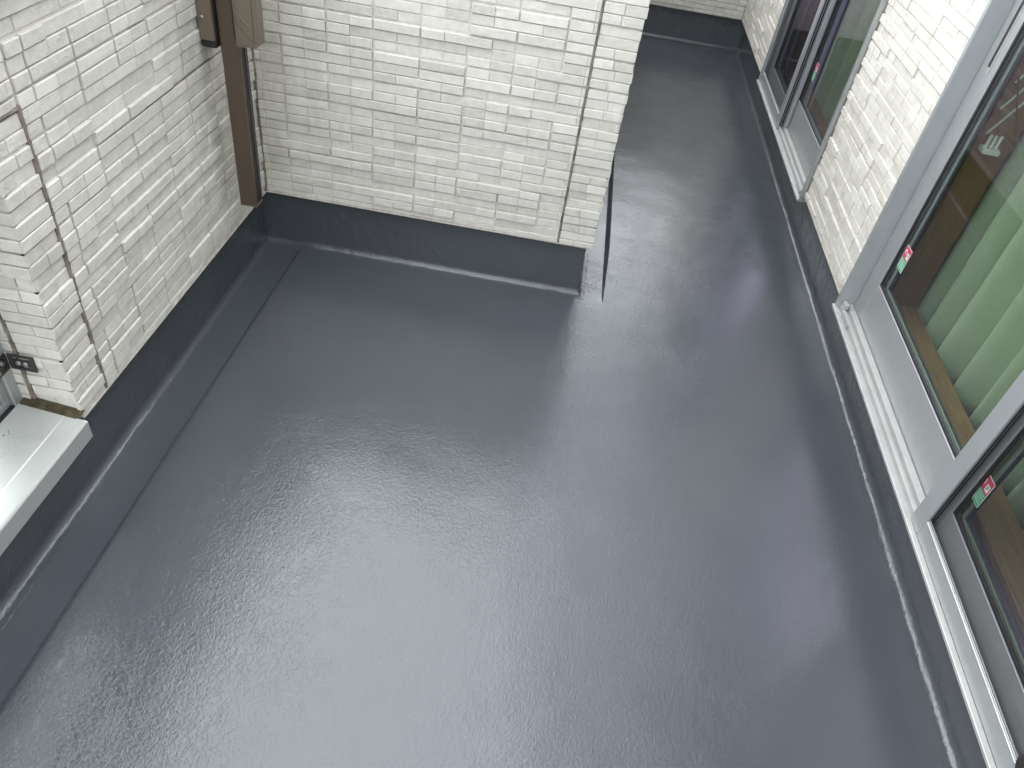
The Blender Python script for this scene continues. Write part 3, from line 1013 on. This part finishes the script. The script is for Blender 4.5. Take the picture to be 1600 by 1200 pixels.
# room-side wall closing the strips between and beyond the windows
mb = MB()
mb.box(1.43, 1.572, W1[1] + 0.2505, W2[0] - 0.2505, 0.21, 2.425, 0.001)
mb.box(1.43, 1.572, W2[1] + 0.2505, 8.2, 0.21, 2.425, 0.001)
mb.box(1.43, 1.572, YN, W1[0] - 0.2505, 0.21, 2.425, 0.001)
mb.build('inner_face', M['plaster'], house)

# ------------------------------------------------------------------ curtains
def curtain(label, y0, y1, x, pitch, amp, seed):
    rn = random.Random(seed)
    folds = []
    y = y0
    while y < y1:
        w = pitch * rn.uniform(0.7, 1.35)
        folds.append((y, w, amp * rn.uniform(0.7, 1.2)))
        y += w
    def prof(t):
        for (a, w, am) in folds:
            if a <= t < a + w:
                q = (t - a) / w
                s = (0.5 - 0.5 * math.cos(2 * math.pi * (q ** 0.8)))
                return am * (s ** 0.75), q
        return 0, 0
    ys = frange(y0, y1, 0.006)
    zs = frange(0.21, 2.2, 0.08)
    mb = MB()
    for j, z in enumerate(zs):
        k = 0.75 + 0.25 * (z / 2.2)
        for yv in ys:
            sway = 0.012 * math.sin(z * 1.3 + yv * 3.1) + 0.006 * noise.noise((yv * 5, z * 2, seed))
            d, q = prof(min(max(yv + sway, y0), y1 - 1e-4))
            mb.v.append((x - d * (1.9 - k) + 0.004 * noise.noise((yv * 11, z * 3, seed + 2)), yv, z))
    n = len(ys)
    for j in range(len(zs) - 1):
        for i in range(n - 1):
            mb.f.append((j * n + i, j * n + i + 1, (j + 1) * n + i + 1, (j + 1) * n + i)); mb.mi.append(0)
    o = mb.build('curtain', M['curtain'], smooth=True)
    md = o.modifiers.new('thickness', 'SOLIDIFY'); md.thickness = 0.0015
    return tag(o, label, 'curtain')
curtain('pale green pleated curtain hanging inside the large near window', 0.45, 3.15, 1.745, 0.135, 0.115, 3)
curtain('dim green pleated curtain hanging inside the small far window', 4.60, 5.42, 1.675, 0.15, 0.06, 9)

cab = empty('wardrobe')
tag(cab, 'brown wooden wardrobe standing in the room behind the small far window', 'wardrobe')
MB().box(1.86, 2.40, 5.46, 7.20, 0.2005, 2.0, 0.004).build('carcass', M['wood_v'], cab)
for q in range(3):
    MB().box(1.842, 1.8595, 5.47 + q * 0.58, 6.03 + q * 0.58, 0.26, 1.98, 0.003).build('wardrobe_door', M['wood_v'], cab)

# made-up rack on the jamb, standing in for a lattice shape in the near pane
rack = empty('lattice_stand_in')
tag(rack, 'small white lattice rack with a shelf added on the near window jamb for a lattice shape in the glass', 'rack')
yj = W1[1] - 0.1115
def slat(m, a, b2, w=0.007, t=0.004):
    a, b2 = Vector(a), Vector(b2)
    d = (b2 - a).normalized(); s = Vector((0, 1, 0)).cross(d) * w / 2; f = Vector((0, -t, 0))
    vs = [a - s, a + s, b2 + s, b2 - s, a - s + f, a + s + f, b2 + s + f, b2 - s + f]
    m.add(vs, [(0, 1, 2, 3), (7, 6, 5, 4), (0, 4, 5, 1), (1, 5, 6, 2), (2, 6, 7, 3), (3, 7, 4, 0)])
for k, (xa, za, xb2, zb2) in enumerate([(1.462, 1.10, 1.565, 1.30), (1.462, 1.19, 1.565, 1.39), (1.462, 1.28, 1.565, 1.48), (1.462, 1.37, 1.565, 1.57), (1.462, 1.46, 1.53, 1.58)]):
    m = MB(); slat(m, (xa, yj, za), (xb2, yj, zb2)); m.build('slat', M['white'], rack)
    m = MB(); slat(m, (xb2, yj - 0.0045, za), (xa, yj - 0.0045, zb2), 0.004); m.build('slat', M['brown_light'], rack)
MB().box(1.46, 1.52, yj - 0.05, yj, 1.045, 1.065, 0.003).build('shelf', M['white'], rack)
for q in range(3):
    m = MB(); m.cyl((1.470 + q * 0.018, yj - 0.03, 1.0655), (0, 0, 1), 0.006, 0.045, 8, 0.004); m.build('peg', M['white'], rack)

# dark rounded knob at the near end of the window, lower right corner of the picture
kn = MB().cyl((1.324, 0.862, 0.345), (-1, 0, 0), 0.034, 0.032, 20, 0.012).build('door_knob', M['rubber'], smooth=True)
tag(kn, 'dark brown rounded knob on the window frame at the lower right corner', 'knob')

# ------------------------------------------------------------------ brown laundry-pole post on the left wall
post = empty('laundry_pole_post', (0, 0, 0))
tag(post, 'brown metal laundry pole post fixed to the left wall beside the corner', 'post')
PX0, PX1, PY0, PY1, PZ = -1.208, -1.145, 2.540, 2.600, 0.425
mb = MB(); mb.box(PX0, PX1, PY0, PY1, PZ, ZT + 0.25, 0.003)
mb.build('post_profile', M['brown'], post)
MB().box(PX1 + 0.0002, PX1 + 0.0016, PY0 + 0.022, PY0 + 0.036, PZ + 0.012, ZT + 0.24, 0.0003).build('slot', M['black'], post)
MB().box(PX1 + 0.0003, PX1 + 0.0045, PY0 + 0.0385, PY1 - 0.001, PZ + 0.010, ZT + 0.24, 0.001).build('slot_lip', M['bracket'], post)
MB().box(PX0 - 0.001, PX1 + 0.003, PY0 - 0.001, PY1 + 0.001, PZ - 0.004, PZ - 0.0005, 0.001).build('end_cap', M['brown_light'], post)
for zb in (1.045,):
    wb = MB().box(SL + 0.0055, PX0 - 0.004, PY0 - 0.03, PY1 + 0.02, zb, ZT + 0.2, 0.003).build('wall_bracket', M['brown_light'], post)
    m = MB(); m.cyl((SL + 0.022, PY0 - 0.0302, zb + 0.075), (0, -1, 0), 0.0062, 0.0035, 14, 0.002); m.build('screw', M['steel'], wb, smooth=True)
    MB().box(SL + 0.0060, PX0 - 0.0005, PY0 - 0.028, PY1 + 0.018, zb - 0.022, zb - 0.0005, 0.003).build('spacer_block', M['black'], wb)
    MB().box(PX0 - 0.0038, PX0 - 0.0003, PY0 - 0.018, PY1, zb, ZT + 0.2, 0.001).build('spacer_strip', M['black'], wb)
# arm housing: plate with rounded corner and two raised diagonals
AX0, AX1, AY0, AZ = -1.132, -1.052, 2.500, 1.046
prof = [(AX0, AZ + 0.006), (AX0 + 0.004, AZ)]
for k in range(7):
    a = -math.pi / 2 + k / 6 * math.pi / 2
    prof.append((AX1 - 0.020 + 0.020 * math.cos(a), AZ + 0.026 + 0.020 * math.sin(a)))
prof += [(AX1, ZT + 0.2), (AX0, ZT + 0.2)]
arm = MB().prism(prof, 1, AY0, AY0 + 0.045).build('arm_housing', M['brown_light'], post)
MB().box(PX1 + 0.0018, AX0 - 0.0004, AY0 + 0.012, AY0 + 0.042, AZ + 0.02, ZT + 0.19, 0.001).build('pivot_strip', M['black'], arm)
def rib(pts, w, t, mat, name='ridge'):
    m = MB()
    for (a, b2) in zip(pts[:-1], pts[1:]):
        a = Vector((a[0], AY0 - 0.0003, a[1])); b2 = Vector((b2[0], AY0 - 0.0003, b2[1]))
        d = (b2 - a).normalized(); s = Vector((0, 1, 0)).cross(d) * w / 2; f = Vector((0, -t, 0))
        vs = [a - s, a + s, b2 + s, b2 - s, a - s * 0.4 + f, a + s * 0.4 + f, b2 + s * 0.4 + f, b2 - s * 0.4 + f]
        m.add(vs, [(4, 5, 6, 7), (0, 4, 7, 3), (1, 2, 6, 5), (0, 1, 5, 4), (3, 7, 6, 2)])
    m.build(name, mat, arm)
rib([(AX0 + 0.004, AZ + 0.16), (AX0 + 0.006, AZ + 0.118), (AX0 + 0.018, AZ + 0.100), (AX0 + 0.060, AZ + 0.062)], 0.006, 0.0035, M['brown_light'])
rib([(AX0 + 0.004, AZ + 0.10), (AX0 + 0.006, AZ + 0.076), (AX0 + 0.016, AZ + 0.063), (AX0 + 0.060, AZ + 0.022)], 0.003, 0.0015, M['brown'])
rib([(AX0 + 0.062, AZ + 0.16), (AX0 + 0.062, AZ + 0.018)], 0.0025, 0.0012, M['brown'])
rib([(AX0 + 0.004, AZ + 0.012), (AX0 + 0.058, AZ + 0.014)], 0.003, 0.0018, M['brown_light'])

# ------------------------------------------------------------------ opening in the left wall: metal sill, frame, bracket
sill = empty('window_sill')
tag(sill, 'white folded metal sill with dirt streaks in the left wall opening', 'sill')
SY0, SY1 = Y_OP0 + 0.03, 1.424
SXF, SXB = -1.234, -1.432
prof = [(SXF, 0.228), (SXF, 0.289), (SXF - 0.003, 0.2925), (SXF - 0.008, 0.2935), (SXF - 0.062, 0.2990), (SXF - 0.066, 0.3005), (SXB, 0.318), (SXB, 0.300), (SXF - 0.07, 0.285), (SXF - 0.012, 0.280), (SXF - 0.012, 0.228)]
MB().prism(prof, 1, SY0, SY1).build('sill_sheet', M['sillcap'], sill)
MB().prism([(SXF + 0.0006, 0.2275), (SXF + 0.0006, 0.2900), (SXF - 0.010, 0.2940), (SXF - 0.032, 0.2960), (SXF - 0.032, 0.2275)], 1, SY1 + 0.0003, SY1 + 0.0035).build('end_cap', M['sillcap'], sill)
mb = MB(); rn = random.Random(2)
xs_ = frange(-1.43, SL + 0.012, 0.012)
for x in xs_:
    a = rn.uniform(-0.002, 0.002)
    zb = 0.318 - (x + 1.432) * 0.13
    for dy, dz in ((SY1 - 0.006, 0.001), (SY1 + 0.004, 0.006 + a), (SY1 + 0.018, 0.009 + a), (Y_OP1 + 0.006, 0.013)):
        mb.v.append((x, dy + (a if dy < Y_OP1 else 0), zb + dz - 0.006))
for s in range(len(xs_) - 1):
    for i in range(3):
        q = s * 4 + i
        mb.f.append((q, q + 1, q + 5, q + 4)); mb.mi.append(0)
mb.build('dirty_sealant', M['moss'], sill, smooth=True)
# small black scuff marks are dirt on the sheet
mb = MB()
for (x, y) in ((-1.398, 1.318), (-1.392, 1.311), (-1.400, 1.300)):
    z = 0.3005 + (-(x) - 1.300) * 0.1326 + 0.0006
    mb.add([(x + rn.uniform(-.001, .001), y, z), (x + 0.002, y + 0.001, z - 0.0003), (x + 0.001, y + 0.007, z), (x - 0.002, y + 0.005, z + 0.0002)], [(0, 1, 2, 3)])
mb.build('scuff', M['bracket'], sill)

opening = empty('opening_window')
tag(opening, 'grey aluminium window frame in the left wall opening above the white sill', 'window')
OX0, OX1 = -1.490, -1.434
zo0 = 0.312
MB().box(OX0, OX1, Y_OP1 - 0.038, Y_OP1 - 0.002, zo0, Z_OP - 0.002, 0.002).build('jamb', M['alu'], opening)
MB().box(OX0 + 0.006, OX1 - 0.012, Y_OP1 - 0.062, Y_OP1 - 0.0384, zo0 + 0.03, Z_OP - 0.02, 0.002).build('jamb_inner', M['coping'], opening)
MB().box(OX0, OX1, Y_OP0 + 0.002, Y_OP0 + 0.038, zo0, Z_OP - 0.002, 0.002).build('jamb', M['alu'], opening)
MB().box(OX0, OX1 - 0.014, Y_OP0 + 0.0384, Y_OP1 - 0.0384, zo0, zo0 + 0.028, 0.002).build('bottom_rail', M['alu'], opening)
MB().box(OX1 - 0.0138, OX1 - 0.002, Y_OP0 + 0.0384, Y_OP1 - 0.0384, zo0, zo0 + 0.007, 0.001).build('gap_strip', M['gasket'], opening)
MB().box(OX0, OX1, Y_OP0 + 0.0384, Y_OP1 - 0.0384, Z_OP - 0.035, Z_OP - 0.002, 0.002).build('top_rail', M['alu'], opening)
ring(Y_OP0 + 0.064, Y_OP1 - 0.064, zo0 + 0.0285, Z_OP - 0.0355, OX0 + 0.004, OX0 + 0.030, 0.028).build('casement', M['coping'], opening)
MB().box(OX0 + 0.014, OX0 + 0.018, Y_OP0 + 0.0925, Y_OP1 - 0.0925, zo0 + 0.057, Z_OP - 0.064, 0.0004).build('pane', M['glass'], opening)

br = empty('angle_bracket')
tag(br, 'dark slotted steel angle bracket joining the left window frame to the wall reveal', 'bracket')
bz = 0.468
def plate_slots(m, org, ex, ez, nrm, w, h, t):
    """plate w x h with two long slots"""
    org, ex, ez, nrm = (Vector(v) for v in (org, ex, ez, nrm))
    xs = [0, 0.012, w - 0.010, w]
    zs = [0, 0.009, 0.016, h - 0.016, h - 0.009, h]
    for i in range(3):
        for j in range(5):
            if i == 1 and j in (1, 3):
                continue
            a, b2, c2, d = xs[i], xs[i + 1], zs[j], zs[j + 1]
            p = [org + ex * u + ez * v for u, v in ((a, c2), (b2, c2), (b2, d), (a, d))]
            q = [v + nrm * t for v in p]
            m.add(p + q, [(0, 3, 2, 1), (4, 5, 6, 7), (0, 1, 5, 4), (1, 2, 6, 5), (2, 3, 7, 6), (3, 0, 4, 7)])
m = MB(); plate_slots(m, (-1.425, Y_OP1 - 0.005, bz - 0.028), (1, 0, 0), (0, 0, 1), (0, -1, 0), 0.075, 0.055, 0.004)
m.build('plate', M['bracket'], br)
m = MB(); plate_slots(m, (-1.4325, Y_OP1 - 0.0092, bz - 0.028), (0, -1, 0), (0, 0, 1), (1, 0, 0), 0.062, 0.055, 0.004)
m.build('plate', M['bracket'], br)
for (c, ax) in (((-1.395, Y_OP1 - 0.0092, bz), (0, -1, 0)), ((-1.375, Y_OP1 - 0.0092, bz), (0, -1, 0)), ((-1.4283, Y_OP1 - 0.032, bz + 0.008), (1, 0, 0)), ((-1.4283, Y_OP1 - 0.054, bz - 0.012), (1, 0, 0))):
    m = MB(); m.cyl(c, ax, 0.0075, 0.006, 12, 0.003); m.build('bolt', M['steel'], br, smooth=True)
